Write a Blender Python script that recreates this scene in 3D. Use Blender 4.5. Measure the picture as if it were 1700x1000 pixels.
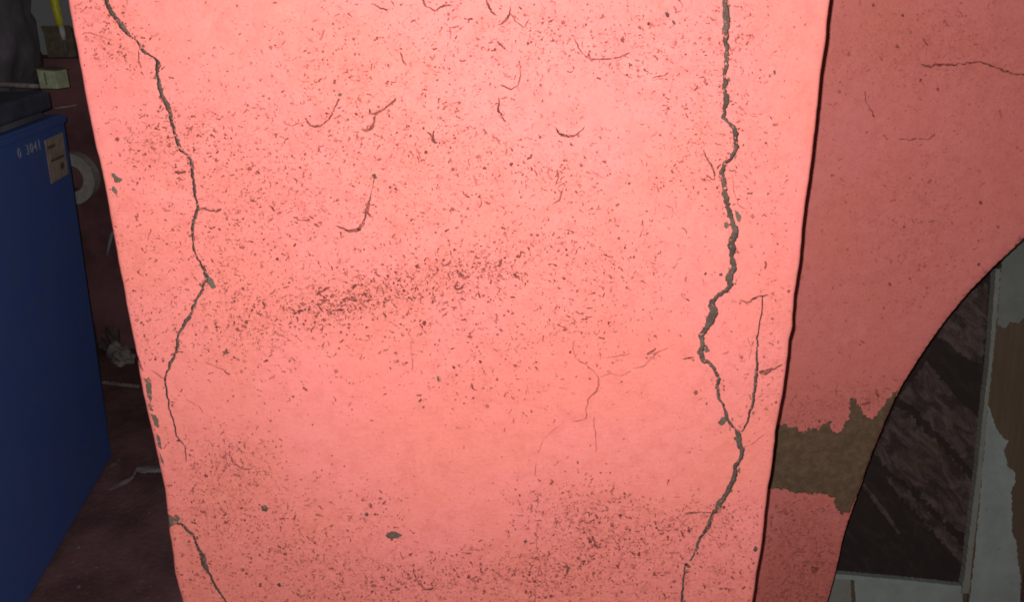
import bpy, bmesh, math, random
import numpy as np
from mathutils import Vector, Matrix
from mathutils.geometry import delaunay_2d_cdt

for o in list(bpy.data.objects):
    bpy.data.objects.remove(o)
scene = bpy.context.scene
col = scene.collection
random.seed(7)
RNG = np.random.default_rng(11)

# ------------------------------------------------------------------ camera, night ambience, camera flash
PITCH, FPX, CAM_H = math.radians(21.0), 1330.0, 1.5
cd = bpy.data.cameras.new('camera')
cd.sensor_width = 36.0
cd.lens = 36.0 * FPX / 1700.0
cd.clip_start, cd.clip_end = 0.02, 100.0
cam = bpy.data.objects.new('camera', cd)
col.objects.link(cam)
cam.location = (0, 0, CAM_H)
cam.rotation_euler = (math.radians(90) - PITCH, 0, 0)
scene.camera = cam

world = bpy.data.worlds.new('World')
scene.world = world
world.use_nodes = True
bg = world.node_tree.nodes['Background']
bg.inputs[0].default_value = (1.0, 0.96, 0.98, 1)
bg.inputs[1].default_value = 0.034

fl = bpy.data.lights.new('phone_flash', 'POINT')
fl.energy = 59.0
fl.color = (1.0, 0.985, 0.96)
fl.shadow_soft_size = 0.0022
flo = bpy.data.objects.new('phone_flash', fl)
col.objects.link(flo)
flo.location = (-0.0110, 0.0, CAM_H + 0.008)

scene.render.engine = 'CYCLES'
scene.cycles.filter_width = 1.8          # the phone picture is a little soft
vs = scene.view_settings
vs.view_transform = 'Standard'
vs.look = 'None'
vs.exposure = 0.0
vs.gamma = 1.0

# ------------------------------------------------------------------ measuring helpers
CP, SP = math.cos(PITCH), math.sin(PITCH)

def ray(u, v):
    x = (u - 850.0) / FPX
    y = (v - 500.0) / FPX
    return x, CP - y * SP, -SP - y * CP

def at(u, v, Y):
    """(x, z) of a measured point that lies on the upright plane y = Y"""
    x, f, w = ray(u, v)
    return x / f * Y, CAM_H + w / f * Y

def on_floor(u, v, z=0.0):
    x, f, w = ray(u, v)
    t = (z - CAM_H) / w
    return Vector((x * t, f * t, z))

def uv_of(x, z, Y):
    """inverse of at(), works on arrays"""
    h = z - CAM_H
    d = Y * CP - h * SP
    return 850.0 + FPX * x / d, 500.0 - FPX * (Y * SP + h * CP) / d

# ------------------------------------------------------------------ object helpers
def tag(o, label=None, cat=None, group=None, kind=None):
    if label: o['label'] = label
    if cat: o['category'] = cat
    if group: o['group'] = group
    if kind: o['kind'] = kind
    return o

def link(name, me, parent=None, mat=None):
    o = bpy.data.objects.new(name, me)
    col.objects.link(o)
    if mat is not None:
        me.materials.append(mat)
    if parent is not None:
        o.parent = parent
    return o

def empty(name, loc=(0, 0, 0), rz=0.0):
    o = bpy.data.objects.new(name, None)
    o.empty_display_size = 0.05
    col.objects.link(o)
    o.location = loc
    o.rotation_euler = (0, 0, rz)
    return o

def from_bm(name, bm, mat, parent=None, smooth=False):
    me = bpy.data.meshes.new(name)
    bmesh.ops.recalc_face_normals(bm, faces=bm.faces)
    bm.to_mesh(me)
    bm.free()
    if smooth:
        for p in me.polygons:
            p.use_smooth = True
    return link(name, me, parent, mat)

def add_box(bm, a, b, bev=0.0):
    r = bmesh.ops.create_cube(bm, size=1.0)
    for v in r['verts']:
        v.co = Vector([(a[i] + b[i]) / 2 + v.co[i] * (b[i] - a[i]) for i in range(3)])
    if bev > 0:
        es = list({e for v in r['verts'] for e in v.link_edges})
        bmesh.ops.bevel(bm, geom=es, offset=bev, segments=2, profile=0.6, affect='EDGES')

def add_hexa(bm, pts, bev=0.0):
    """eight corners: bottom ring then top ring"""
    vs_ = [bm.verts.new(p) for p in pts]
    fs = []
    for idx in ((0, 1, 2, 3), (4, 5, 6, 7), (0, 1, 5, 4), (1, 2, 6, 5), (2, 3, 7, 6), (3, 0, 4, 7)):
        fs.append(bm.faces.new([vs_[i] for i in idx]))
    if bev > 0:
        es = list({e for f in fs for e in f.edges})
        bmesh.ops.bevel(bm, geom=es, offset=bev, segments=3, profile=0.6, affect='EDGES')

def add_tube(bm, pts, radii, n=10):
    rings = []
    for i, p in enumerate(pts):
        p = Vector(p)
        d = (Vector(pts[min(i + 1, len(pts) - 1)]) - Vector(pts[max(i - 1, 0)])).normalized()
        a = d.orthogonal().normalized()
        b = d.cross(a)
        rings.append([bm.verts.new(p + radii[i] * (math.cos(t) * a + math.sin(t) * b))
                      for t in [2 * math.pi * k / n for k in range(n)]])
    for r0, r1 in zip(rings, rings[1:]):
        for k in range(n):
            bm.faces.new((r0[k], r0[(k + 1) % n], r1[(k + 1) % n], r1[k]))
    bm.faces.new(rings[0][::-1])
    bm.faces.new(rings[-1])

# ------------------------------------------------------------------ materials
def new_mat(name):
    m = bpy.data.materials.new(name)
    m.use_nodes = True
    nt = m.node_tree
    b = nt.nodes['Principled BSDF']
    return m, nt, b

def N(nt, typ, **kw):
    n = nt.nodes.new(typ)
    for k, v in kw.items():
        setattr(n, k, v)
    return n

def noise(nt, scale, detail=4.0, rough=0.55, vec=None, dist=0.0):
    n = N(nt, 'ShaderNodeTexNoise')
    n.inputs['Scale'].default_value = scale
    n.inputs['Detail'].default_value = detail
    n.inputs['Roughness'].default_value = rough
    n.inputs['Distortion'].default_value = dist
    if vec is None:
        vec = coords(nt)
    nt.links.new(vec, n.inputs['Vector'])
    return n.outputs['Fac']

def coords(nt):
    for n in nt.nodes:
        if n.type == 'TEX_COORD':
            return n.outputs['Object']
    return N(nt, 'ShaderNodeTexCoord').outputs['Object']

def ramp(nt, fac, a, b, lo=0.0, hi=1.0):
    n = N(nt, 'ShaderNodeMapRange')
    n.interpolation_type = 'SMOOTHSTEP'
    n.inputs['From Min'].default_value = a
    n.inputs['From Max'].default_value = b
    n.inputs['To Min'].default_value = lo
    n.inputs['To Max'].default_value = hi
    nt.links.new(fac, n.inputs['Value'])
    return n.outputs['Result']

def math_(nt, op, a, b):
    n = N(nt, 'ShaderNodeMath', operation=op)
    for i, x in enumerate((a, b)):
        if isinstance(x, (int, float)):
            n.inputs[i].default_value = x
        else:
            nt.links.new(x, n.inputs[i])
    return n.outputs[0]

def mixc(nt, fac, a, b, mode='MIX'):
    n = N(nt, 'ShaderNodeMix', data_type='RGBA', blend_type=mode)
    n.clamp_factor = True
    if isinstance(fac, (int, float)):
        n.inputs['Factor'].default_value = fac
    else:
        nt.links.new(fac, n.inputs['Factor'])
    for s, x in (('A', a), ('B', b)):
        sock = [i for i in n.inputs if i.name == s and i.type == 'RGBA'][0]
        if isinstance(x, tuple):
            sock.default_value = (*x, 1.0)
        else:
            nt.links.new(x, sock)
    return [o for o in n.outputs if o.type == 'RGBA'][0]

def bump(nt, b, h, strength, dist, prev=None):
    n = N(nt, 'ShaderNodeBump')
    n.inputs['Strength'].default_value = strength
    n.inputs['Distance'].default_value = dist
    nt.links.new(h, n.inputs['Height'])
    if prev is not None:
        nt.links.new(prev, n.inputs['Normal'])
    nt.links.new(n.outputs[0], b.inputs['Normal'])
    return n.outputs[0]

def plain(name, c, rough=0.6, var=0.25, scale=30.0, spec=0.3, bstr=0.2, metallic=0.0):
    m, nt, b = new_mat(name)
    f = noise(nt, scale, 5)
    d = tuple(x * (1 - var) for x in c)
    l = tuple(min(1, x * (1 + var)) for x in c)
    nt.links.new(mixc(nt, ramp(nt, f, 0.3, 0.7), d, l), b.inputs['Base Color'])
    b.inputs['Roughness'].default_value = rough
    b.inputs['Specular IOR Level'].default_value = spec
    b.inputs['Metallic'].default_value = metallic
    if bstr:
        bump(nt, b, noise(nt, scale * 6, 4), bstr, 0.002)
    return m

PAINT = (0.63, 0.174, 0.150)

def paint_material():
    m, nt, b = new_mat('salmon_masonry_paint')
    big = noise(nt, 6.0, 5, 0.6)
    c = mixc(nt, ramp(nt, big, 0.35, 0.68), (0.65, 0.183, 0.168), (0.63, 0.174, 0.141))
    med = noise(nt, 45.0, 6, 0.65)
    c = mixc(nt, ramp(nt, med, 0.40, 0.75, 0.0, 0.50), c, (0.52, 0.120, 0.102))
    pale = noise(nt, 19.0, 4, 0.6, dist=0.8)
    c = mixc(nt, ramp(nt, pale, 0.58, 0.78, 0.0, 0.55), c, (0.68, 0.225, 0.190))
    st = N(nt, 'ShaderNodeAttribute', attribute_name='stain')
    sfac = st.outputs['Fac']
    grime = noise(nt, 120.0, 7, 0.7, dist=0.4)
    g = math_(nt, 'MULTIPLY', sfac, ramp(nt, grime, 0.42, 0.66, 0.12, 1.0))
    c = mixc(nt, math_(nt, 'MULTIPLY', g, 0.40), c, (0.39, 0.098, 0.066))
    gr = noise(nt, 300.0, 5, 0.75)  # fine relief shading put into the colour as dark and pale grain
    c = mixc(nt, ramp(nt, gr, 0.50, 0.72, 0.0, 0.42), c, (0.43, 0.098, 0.083))
    c = mixc(nt, ramp(nt, gr, 0.48, 0.30, 0.0, 0.35), c, (0.70, 0.220, 0.190))
    gg = noise(nt, 210.0, 6, 0.75, dist=0.3)
    c = mixc(nt, math_(nt, 'MULTIPLY', sfac, ramp(nt, gg, 0.52, 0.64, 0.0, 0.75)), c, (0.27, 0.068, 0.052))
    # tiny pin-prick dirt that follows the dirty areas
    pin = noise(nt, 420.0, 3, 0.6)
    thr = math_(nt, 'SUBTRACT', 0.690, math_(nt, 'MULTIPLY', sfac, 0.075))
    p = N(nt, 'ShaderNodeMapRange')
    nt.links.new(pin, p.inputs['Value'])
    nt.links.new(thr, p.inputs['From Min'])
    nt.links.new(math_(nt, 'ADD', thr, 0.035), p.inputs['From Max'])
    p.inputs['To Max'].default_value = 0.75
    c = mixc(nt, p.outputs['Result'], c, (0.20, 0.045, 0.038))
    nt.links.new(c, b.inputs['Base Color'])
    b.inputs['Roughness'].default_value = 0.72
    b.inputs['Specular IOR Level'].default_value = 0.22
    n1 = bump(nt, b, noise(nt, 160.0, 5, 0.6), 0.35, 0.0012)
    mp = N(nt, 'ShaderNodeMapping')
    mp.inputs['Scale'].default_value = (60, 60, 240)
    mp.inputs['Rotation'].default_value = (0, 0.25, 0)
    nt.links.new(coords(nt), mp.inputs['Vector'])
    bump(nt, b, noise(nt, 1.0, 4, 0.6, vec=mp.outputs[0]), 0.22, 0.0012, n1)
    return m

def mortar_material(name, c, pale):
    m, nt, b = new_mat(name)
    f = noise(nt, 70.0, 6, 0.7)
    cc = mixc(nt, ramp(nt, f, 0.35, 0.70), c, pale)
    g = noise(nt, 500.0, 3, 0.6)
    cc = mixc(nt, ramp(nt, g, 0.60, 0.72, 0, 0.5), cc, tuple(x * 0.45 for x in c))
    nt.links.new(cc, b.inputs['Base Color'])
    b.inputs['Roughness'].default_value = 0.95
    b.inputs['Specular IOR Level'].default_value = 0.1
    bump(nt, b, noise(nt, 330.0, 5, 0.7), 0.6, 0.002)
    return m

def fleck_material():
    m, nt, b = new_mat('grime_flecks')
    a = N(nt, 'ShaderNodeAttribute', attribute_name='Col')
    nt.links.new(a.outputs['Color'], b.inputs['Base Color'])
    b.inputs['Roughness'].default_value = 0.9
    b.inputs['Specular IOR Level'].default_value = 0.1
    return m

M_PAINT = paint_material()
M_MORTAR = mortar_material('grey_mortar', (0.066, 0.043, 0.035), (0.118, 0.083, 0.066))
M_CHIP = mortar_material('chipped_mortar', (0.10, 0.070, 0.052), (0.145, 0.105, 0.080))
M_PATCH = mortar_material('bare_brown_render', (0.112, 0.070, 0.044), (0.172, 0.109, 0.069))
M_HAIR = plain('dirt_in_hairline', (0.16, 0.047, 0.039), 0.9, 0.6, 160.0, 0.1, 0)
M_FAINT = plain('faint_hairline', (0.36, 0.088, 0.076), 0.9, 0.25, 120.0, 0.1, 0)
M_WALLHAIR = plain('brown_hairline', (0.26, 0.068, 0.058), 0.9, 0.5, 140.0, 0.1, 0)
M_FLECK = fleck_material()

# ------------------------------------------------------------------ cracked plaster faces, built on a constrained triangulation
LAST = {}
def jag(path, amp=0.9, wj=0.28, step=2.2, seed=0, tip=True):
    """measured centre line [(u, v, width)] -> jagged closed outline"""
    rr = random.Random(seed)
    P = np.array(path, float)
    d = np.r_[0, np.cumsum(np.hypot(*np.diff(P[:, :2], axis=0).T))]
    n = max(4, int(d[-1] / step))
    s = np.linspace(0, d[-1], n)
    q = np.stack([np.interp(s, d, P[:, k]) for k in range(3)], 1)
    def frac(m, rough=0.75):
        out = np.zeros(m)
        a, f = 1.0, 0.045
        for _ in range(4):
            k = max(2, int(d[-1] * f) + 2)
            out += a * np.interp(np.linspace(0, 1, m), np.linspace(0, 1, k), [rr.uniform(-1, 1) for _ in range(k)])
            a *= rough
            f *= 2.4
        return out
    sm = q[:, :2].copy()
    for _ in range(6):
        sm[1:-1] = (sm[:-2] + 2 * sm[1:-1] + sm[2:]) / 4
    q[:, :2] = sm * 0.6 + q[:, :2] * 0.4
    t = np.gradient(sm, axis=0)
    t /= np.maximum(np.hypot(t[:, 0], t[:, 1]), 1e-6)[:, None]
    nn = np.stack([-t[:, 1], t[:, 0]], 1)
    env = np.minimum(1, np.minimum(s, d[-1] - s) / 8.0)
    c = q[:, :2] + nn * (frac(n) * amp * env)[:, None]
    wl = q[:, 2] / 2 * np.clip(1 + frac(n) * wj, 0.35, 1.8)
    wr = q[:, 2] / 2 * np.clip(1 + frac(n) * wj, 0.35, 1.8)
    if tip:
        e = np.minimum(1, (np.minimum(s, d[-1] - s) + 0.8) / 5.0)
        wl, wr = wl * e, wr * e
    L = c + nn * wl[:, None]
    R = c - nn * wr[:, None]
    LAST['c'] = [(p[0], p[1], min(a_, b_)) for p, a_, b_ in zip(c, wl, wr)]
    return [tuple(p) for p in L] + [tuple(p) for p in R[::-1]]

def ragged(poly, amp=1.2, step=2.5, seed=0):
    rr = random.Random(seed)
    out = []
    for a, b in zip(poly, poly[1:] + poly[:1]):
        L = math.hypot(b[0] - a[0], b[1] - a[1])
        k = max(1, int(L / step))
        for i in range(k):
            t = i / k
            w = 0 if i == 0 else amp
            out.append((a[0] + (b[0] - a[0]) * t + rr.uniform(-w, w), a[1] + (b[1] - a[1]) * t + rr.uniform(-w, w)))
    return out

def blob(u, v, ru, rv, seed, n=11, rot=0.0):
    rr = random.Random(seed)
    o = []
    for k in range(n):
        t = 2 * math.pi * k / n
        r = rr.uniform(0.6, 1.25)
        a, b = ru * r * math.cos(t), rv * r * math.sin(t)
        o.append((u + a * math.cos(rot) - b * math.sin(rot), v + a * math.sin(rot) + b * math.cos(rot)))
    return o

def winding(px, py, poly):
    """non-zero winding test for many points"""
    w = np.zeros(len(px), int)
    m = len(poly)
    for i in range(m):
        x0, y0 = poly[i]
        x1, y1 = poly[(i + 1) % m]
        if y0 == y1:
            continue
        cr = (x1 - x0) * (py - y0) - (px - x0) * (y1 - y0)
        w += ((y0 <= py) & (y1 > py) & (cr > 0)).astype(int)
        w -= ((y0 > py) & (y1 <= py) & (cr < 0)).astype(int)
    return w != 0

def plaster_face(name, parent, contour, grid, feats, Y, surf, stain, mat):
    """contour, grid: (x, z) points; feats: dicts with outline in (x, z), depth, name, mat"""
    V, E = [], []
    def loop(pts):
        b = len(V)
        V.extend(Vector(p) for p in pts)
        n = len(pts)
        E.extend((b + i, b + (i + 1) % n) for i in range(n))
    loop(contour)
    for f in feats:
        loop(f['poly'])
    g = np.array(grid)
    keep = np.ones(len(g), bool)
    for f in feats:                                    # thin the grid away from the crack outlines
        p = np.array(f['poly'])
        lo, hi = p.min(0) - 0.003, p.max(0) + 0.003
        idx = np.where(keep & (g[:, 0] > lo[0]) & (g[:, 0] < hi[0]) & (g[:, 1] > lo[1]) & (g[:, 1] < hi[1]))[0]
        for i in idx:
            if np.min(np.hypot(p[:, 0] - g[i, 0], p[:, 1] - g[i, 1])) < 0.0022:
                keep[i] = False
    V.extend(Vector(p) for p in g[keep])
    cv, _, cf, *_r = delaunay_2d_cdt(V, E, [], 0, 1e-6)
    xy = np.array([(v.x, v.y) for v in cv])
    T = np.array([list(f)[:3] for f in cf])
    cen = xy[T].mean(1)
    inside = winding(cen[:, 0], cen[:, 1], contour)
    own = np.full(len(T), -1)
    for k, f in enumerate(feats):
        p = np.array(f['poly'])
        lo, hi = p.min(0), p.max(0)
        idx = np.where((cen[:, 0] >= lo[0]) & (cen[:, 0] <= hi[0]) & (cen[:, 1] >= lo[1]) & (cen[:, 1] <= hi[1]) & (own < 0))[0]
        if len(idx):
            hit = winding(cen[idx, 0], cen[idx, 1], f['poly'])
            if 'mid' in f:
                mid_ = np.array(f['mid'])
                dist = np.hypot(cen[idx, 0][:, None] - mid_[None, :, 0], cen[idx, 1][:, None] - mid_[None, :, 1])
                hit |= (dist < mid_[None, :, 2] * 0.9).any(1)
            own[idx[hit]] = k
    own[~inside] = -2
    # front winding: normal to -y.  (x, z) counter-clockwise seen from -y
    a, b_, c = xy[T[:, 0]], xy[T[:, 1]], xy[T[:, 2]]
    area = (b_[:, 0] - a[:, 0]) * (c[:, 1] - a[:, 1]) - (c[:, 0] - a[:, 0]) * (b_[:, 1] - a[:, 1])
    T[area < 0] = T[area < 0][:, ::-1]
    dep = surf(xy[:, 0], xy[:, 1])
    pts = np.stack([xy[:, 0], dep, xy[:, 1]], 1)
    def submesh(tris):
        used, inv = np.unique(tris, return_inverse=True)
        return used, inv.reshape(-1, 3)
    used, tr = submesh(T[own == -1])
    me = bpy.data.meshes.new(name)
    me.from_pydata(pts[used].tolist(), [], tr.tolist())
    at_ = me.attributes.new('stain', 'FLOAT', 'POINT')
    at_.data.foreach_set('value', stain(xy[used, 0], xy[used, 1]).astype(np.float32))
    me.polygons.foreach_set('use_smooth', [True] * len(me.polygons))
    face = link(name, me, parent, mat)
    # recessed pieces with their broken sides
    edge_owner = {}
    for i in range(len(T)):
        for j in range(3):
            edge_owner.setdefault((T[i, j], T[i, (j + 1) % 3]), i)
    made = []
    for k, f in enumerate(feats):
        ids = np.where(own == k)[0]
        if not len(ids):
            continue
        used, tr = submesh(T[ids])
        P = pts[used].copy()
        rr = np.random.default_rng(k + 5)
        P[:, 1] += f['depth'] * (0.92 + 0.16 * rr.random(len(P)))
        verts = P.tolist()
        faces = tr.tolist()
        pos = {int(u): i for i, u in enumerate(used)}
        top = {}
        for i in ids:
            for j in range(3):
                e0, e1 = int(T[i, j]), int(T[i, (j + 1) % 3])
                o = edge_owner.get((e1, e0), None)
                if o is not None and own[o] == k:
                    continue
                for e in (e0, e1):
                    if e not in top:
                        top[e] = len(verts)
                        verts.append(pts[e].tolist())
                faces.append([pos[e0], top[e0], top[e1], pos[e1]])
        fm = bpy.data.meshes.new(f['name'])
        fm.from_pydata(verts, [], faces)
        o = link(f['name'], fm, parent, f['mat'])
        if f.get('label'):
            o['label'] = f['label']
        made.append(o)
    return face, made

# ------------------------------------------------------------------ the floor
YP = 0.80          # front of the pillar
YW = 1.26          # front of the arched wall behind it

def floor_material():
    m, nt, b = new_mat('dark_red_brown_floor')
    f = noise(nt, 5.0, 8, 0.65)
    c = mixc(nt, ramp(nt, f, 0.35, 0.7), (0.13, 0.062, 0.064), (0.25, 0.122, 0.120))
    g = noise(nt, 90.0, 5, 0.7)
    c = mixc(nt, ramp(nt, g, 0.55, 0.75, 0, 0.6), c, (0.36, 0.22, 0.20))
    nt.links.new(c, b.inputs['Base Color'])
    b.inputs['Roughness'].default_value = 0.9
    b.inputs['Specular IOR Level'].default_value = 0.15
    bump(nt, b, noise(nt, 60.0, 6), 0.5, 0.006)
    return m

M_FLOOR = floor_material()
bm = bmesh.new()
bmesh.ops.create_grid(bm, x_segments=60, y_segments=60, size=4.0)
for v in bm.verts:
    v.co.z = -0.004 + 0.003 * math.sin(v.co.x * 9 + 2 * math.sin(v.co.y * 5))
    v.co.y += 2.0
tag(from_bm('floor', bm, M_FLOOR, smooth=True), kind='structure')

# ------------------------------------------------------------------ the cracked pillar
pillar = empty('pillar', (0, 0, 0))
tag(pillar, 'broad salmon pink painted pillar with long grey cracks and dark specks', 'pillar')

EDGE_L = [(112, 0), (125, 77), (137, 147), (146, 197), (156, 247), (160, 260), (170, 305), (182, 372), (192, 425), (205, 490),
          (207, 505), (214, 537), (225, 592), (235, 655), (245, 695), (255, 740), (258, 755), (270, 815), (275, 855), (277, 882),
          (285, 925), (287, 955), (299, 997)]
EDGE_R = [(1382, 0), (1374, 67), (1365, 130), (1359, 187), (1353, 250), (1342, 322), (1336, 375), (1329, 437), (1320, 500),
          (1317, 547), (1312, 565), (1307, 607), (1300, 660), (1290, 702), (1288, 715), (1284, 757), (1275, 812), (1265, 900),
          (1257, 950), (1250, 1000)]
ZT, ZB = 2.15, 0.0
EZ = 0.003
def edge_curve(px, Y, x_inf, seed, jit):
    rr = random.Random(seed)
    p = sorted([at(u, v, Y)[::-1] for u, v in px])          # (z, x)
    zs = [ZB, p[0][0] - 0.25, *[a for a, _ in p], p[-1][0] + 0.25, ZT]
    xs = [x_inf, x_inf, *[b for _, b in p], x_inf, x_inf]
    z = np.arange(ZB, ZT + 1e-6, EZ)
    x = np.interp(z, zs, xs)
    nz = np.zeros(len(z))
    for k, a in ((9, 1.0), (4, 0.7), (2, 0.3)):
        g = np.array([rr.uniform(-1, 1) for _ in range(len(z) // k + 2)])
        nz += a * np.interp(np.arange(len(z)) / k, np.arange(len(g)), g)
    return z, x + nz * jit
zL, xL = edge_curve(EDGE_L, YP, -0.414, 3, 0.00035)
zR, xR = edge_curve(EDGE_R, YP, 0.3012, 4, 0.00042)

UND = [(RNG.uniform(5, 26), RNG.uniform(0, 6.28), RNG.uniform(0, 6.28)) for _ in range(9)]
def undul(x, z):
    y = 0
    for k, th, ph in UND:
        y = y + 0.0032 / k * 2.0 * np.sin(k * (x * math.cos(th) + z * math.sin(th)) + ph + 0.8 * np.sin(k * 0.6 * z + ph))
    return y
RB = 0.0045
def surf_p(x, z):
    d = np.minimum(x - np.interp(z, zL, xL), np.interp(z, zR, xR) - x)
    d = np.clip(d, 0, RB)
    return YP + undul(x, z) + RB - np.sqrt(np.maximum(RB * RB - (RB - d) ** 2, 0))

contour = list(zip(xL[::-1], zL[::-1])) + list(zip(xR, zR))      # down the left, up the right
grid = []
for z in np.concatenate([np.arange(0.03, 0.66, 0.03), np.arange(0.66, 1.62, 0.008), np.arange(1.64, 2.13, 0.03)]):
    a, b = np.interp(z, zL, xL), np.interp(z, zR, xR)
    st = 0.008 if 0.66 <= z < 1.62 else 0.03
    for x in np.arange(a + 0.0095, b - 0.007, st):
        grid.append((x + RNG.uniform(-1, 1) * st * 0.15, z + RNG.uniform(-1, 1) * st * 0.15))

for zz, xx, sg in ((zL, xL, 1), (zR, xR, -1)):
    for i in range(1, len(zz) - 1):
        for dd in (0.0005, 0.0013, 0.0026, 0.0045):
            grid.append((xx[i] + sg * dd, zz[i]))
# dirt: where it gathers on the pillar  (u, v, su, sv, turn, amount of flecks, darkness, stain)
BLOBS = [
    (600, 330, 250, 120, -8, 1350, 0.50, 0.40), (650, 480, 150, 26, -14, 420, 0.72, 0.75), (560, 505, 55, 18, -10, 90, 0.85, 0.6),
    (790, 450, 70, 24, -6, 170, 0.62, 0.7), (400, 320, 85, 100, 0, 420, 0.55, 0.3), (370, 520, 60, 60, 0, 170, 0.55, 0.2),
    (1000, 460, 80, 60, 10, 300, 0.5, 0.35), (960, 550, 50, 25, 30, 70, 0.55, 0.3), (1010, 60, 130, 45, 0, 330, 0.5, 0.2),
    (1150, 170, 50, 60, 0, 170, 0.5, 0.15), (760, 70, 160, 55, 0, 300, 0.5, 0.12), (560, 110, 110, 80, 0, 240, 0.45, 0.1),
    (730, 240, 110, 50, 10, 230, 0.55, 0.2), (930, 290, 60, 40, 0, 90, 0.55, 0.15), (1150, 290, 60, 30, 0, 110, 0.5, 0.15),
    (255, 235, 32, 26, 40, 120, 0.5, 0.6), (195, 75, 40, 30, 40, 120, 0.45, 0.55), (160, 15, 30, 16, 0, 40, 0.5, 0.4),
    (330, 215, 40, 40, 0, 90, 0.55, 0.2), (385, 770, 40, 30, 20, 120, 0.5, 0.55), (350, 800, 90, 70, 20, 170, 0.4, 0.3),
    (460, 890, 70, 60, 0, 260, 0.5, 0.55), (340, 850, 60, 50, 0, 100, 0.45, 0.35), (720, 965, 130, 26, -4, 330, 0.55, 0.9),
    (620, 850, 40, 30, 0, 70, 0.5, 0.25), (1010, 880, 70, 38, 8, 330, 0.5, 0.75), (950, 835, 60, 30, 0, 130, 0.45, 0.4),
    (930, 950, 70, 35, 0, 190, 0.55, 0.6), (1180, 855, 70, 16, -4, 110, 0.45, 0.6), (1190, 930, 60, 50, 0, 150, 0.42, 0.55),
    (1080, 960, 90, 50, 0, 190, 0.45, 0.5), (1290, 600, 20, 160, 0, 90, 0.35, 0.35), (1230, 60, 40, 60, 0, 110, 0.4, 0.1),
    (1240, 250, 50, 110, 0, 130, 0.38, 0.15), (800, 620, 80, 40, 0, 130, 0.5, 0.1), (760, 540, 90, 35, 0, 150, 0.55, 0.2),
    (480, 560, 90, 60, 0, 140, 0.5, 0.1), (700, 1040, 500, 50, 0, 300, 0.5, 0.8), (240, 560, 16, 50, -10, 40, 0.5, 0.3),
    (560, 950, 140, 40, 0, 170, 0.45, 0.5), (310, 960, 30, 50, 0, 50, 0.4, 0.4), (1220, 640, 40, 60, 0, 60, 0.4, 0.2),
    (890, 975, 9, 30, 0, 40, 0.5, 0.9), (220, 430, 30, 60, -10, 35, 0.4, 0.1),
]
def stain_of(blobs, u, v):
    s = np.zeros_like(u)
    for cu, cv_, su, sv, rot, _n, _d, a in blobs:
        t = math.radians(rot)
        du, dv = u - cu, v - cv_
        p = (du * math.cos(t) + dv * math.sin(t)) / su
        q = (-du * math.sin(t) + dv * math.cos(t)) / sv
        s = s + a * np.exp(-0.5 * (p * p + q * q))
    return np.clip(s, 0, 1)
def stain_p(x, z):
    u, v = uv_of(x, z, YP)
    return stain_of(BLOBS, u, v) * np.interp(v, [650, 950], [1.0, 0.72])

# long cracks  (u, v, width)
CR_LEFT = [(168, -60, 6), (174, -25, 6), (180, 4, 7), (186, 21, 7.5), (200, 37, 7.5), (212, 54, 7), (226, 64, 4), (234, 76, 7), (241, 88, 5),
           (250, 92.5, 2.2), (259, 96, 3), (264, 103, 7), (260, 115, 6.5), (266, 140, 6.5), (275, 165, 6.5), (282, 185, 6), (289, 210, 6.5),
           (296, 240, 6), (300, 251, 4), (316, 265, 5), (319, 277, 6.5), (320, 305, 5.5), (325, 327, 5), (330, 346, 5), (325, 353, 6),
           (321, 370, 5.5), (321, 390, 4.5), (319, 400, 2.4), (322, 415, 4.5), (332, 435, 4), (341, 452, 4.5), (344, 461, 7)]
CR_LEFT2 = [(345, 464, 6), (339, 468, 5), (327, 498, 5), (317, 522, 5.5), (304, 541, 5.5), (297, 557, 4.5), (292, 582, 4.5), (282, 605, 4.2),
            (277, 617, 4), (274, 630, 4.2), (276, 647, 3.4), (280, 675, 2.8), (287, 705, 2.2), (291, 725, 1.8), (305, 742, 1.5), (309, 770, 1.2)]
CR_LOW = [(290, 870, 4), (304, 874, 5), (316, 890, 5.5), (322, 896, 3), (327, 910, 5), (334, 922, 6), (339, 930, 12), (341, 945, 6.5),
          (347, 955, 3.5), (357, 975, 3.2), (372, 998, 3.4), (386, 1030, 3), (410, 1075, 2)]
CR_MAIN = [(1201, -140, 6), (1207, -90, 7), (1203, -40, 8), (1205, 0, 9), (1206, 15, 9), (1208, 30, 11), (1207, 62, 10), (1207, 85, 10), (1205, 105, 9), (1201, 125, 9),
           (1204, 136, 10), (1203, 150, 9), (1207, 165, 10), (1204, 180, 9), (1200, 195, 8), (1210, 203, 7.5), (1219, 215, 8), (1221, 233, 8),
           (1220, 250, 8), (1214, 262, 7), (1202, 272, 7), (1197, 285, 8), (1202, 300, 8), (1201, 322, 8.5), (1207, 335, 9), (1210, 350, 10),
           (1217, 370, 12), (1220, 385, 11), (1214, 402, 11), (1214, 420, 10), (1217, 442, 11.5), (1212, 455, 13), (1212, 470, 12), (1206, 484, 9),
           (1193, 491, 7.5), (1184, 499, 10), (1184, 517, 12), (1177, 535, 10), (1167, 547, 9), (1162, 562, 9), (1164, 582, 10), (1166, 597, 9),
           (1177, 602, 7), (1185, 612, 6.5), (1195, 627, 6), (1191, 642, 5), (1195, 660, 6), (1201, 675, 5.5), (1205, 689, 6), (1211, 699, 4.5),
           (1221, 712, 3.5), (1226, 720, 8), (1226, 732, 8), (1232, 747, 8), (1227, 762, 5.5), (1220, 772, 6), (1221, 787, 8), (1211, 805, 7.5),
           (1200, 827, 6.5), (1192, 845, 8), (1182, 852, 6.5), (1175, 875, 6.5), (1162, 895, 4.5), (1149, 922, 3.5), (1143, 932, 2)]
CR_TAIL = [(1141, 932, 2), (1136, 947, 3.2), (1134, 970, 3.4), (1131, 998, 4), (1130, 1030, 3.5), (1134, 1070, 3)]
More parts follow.
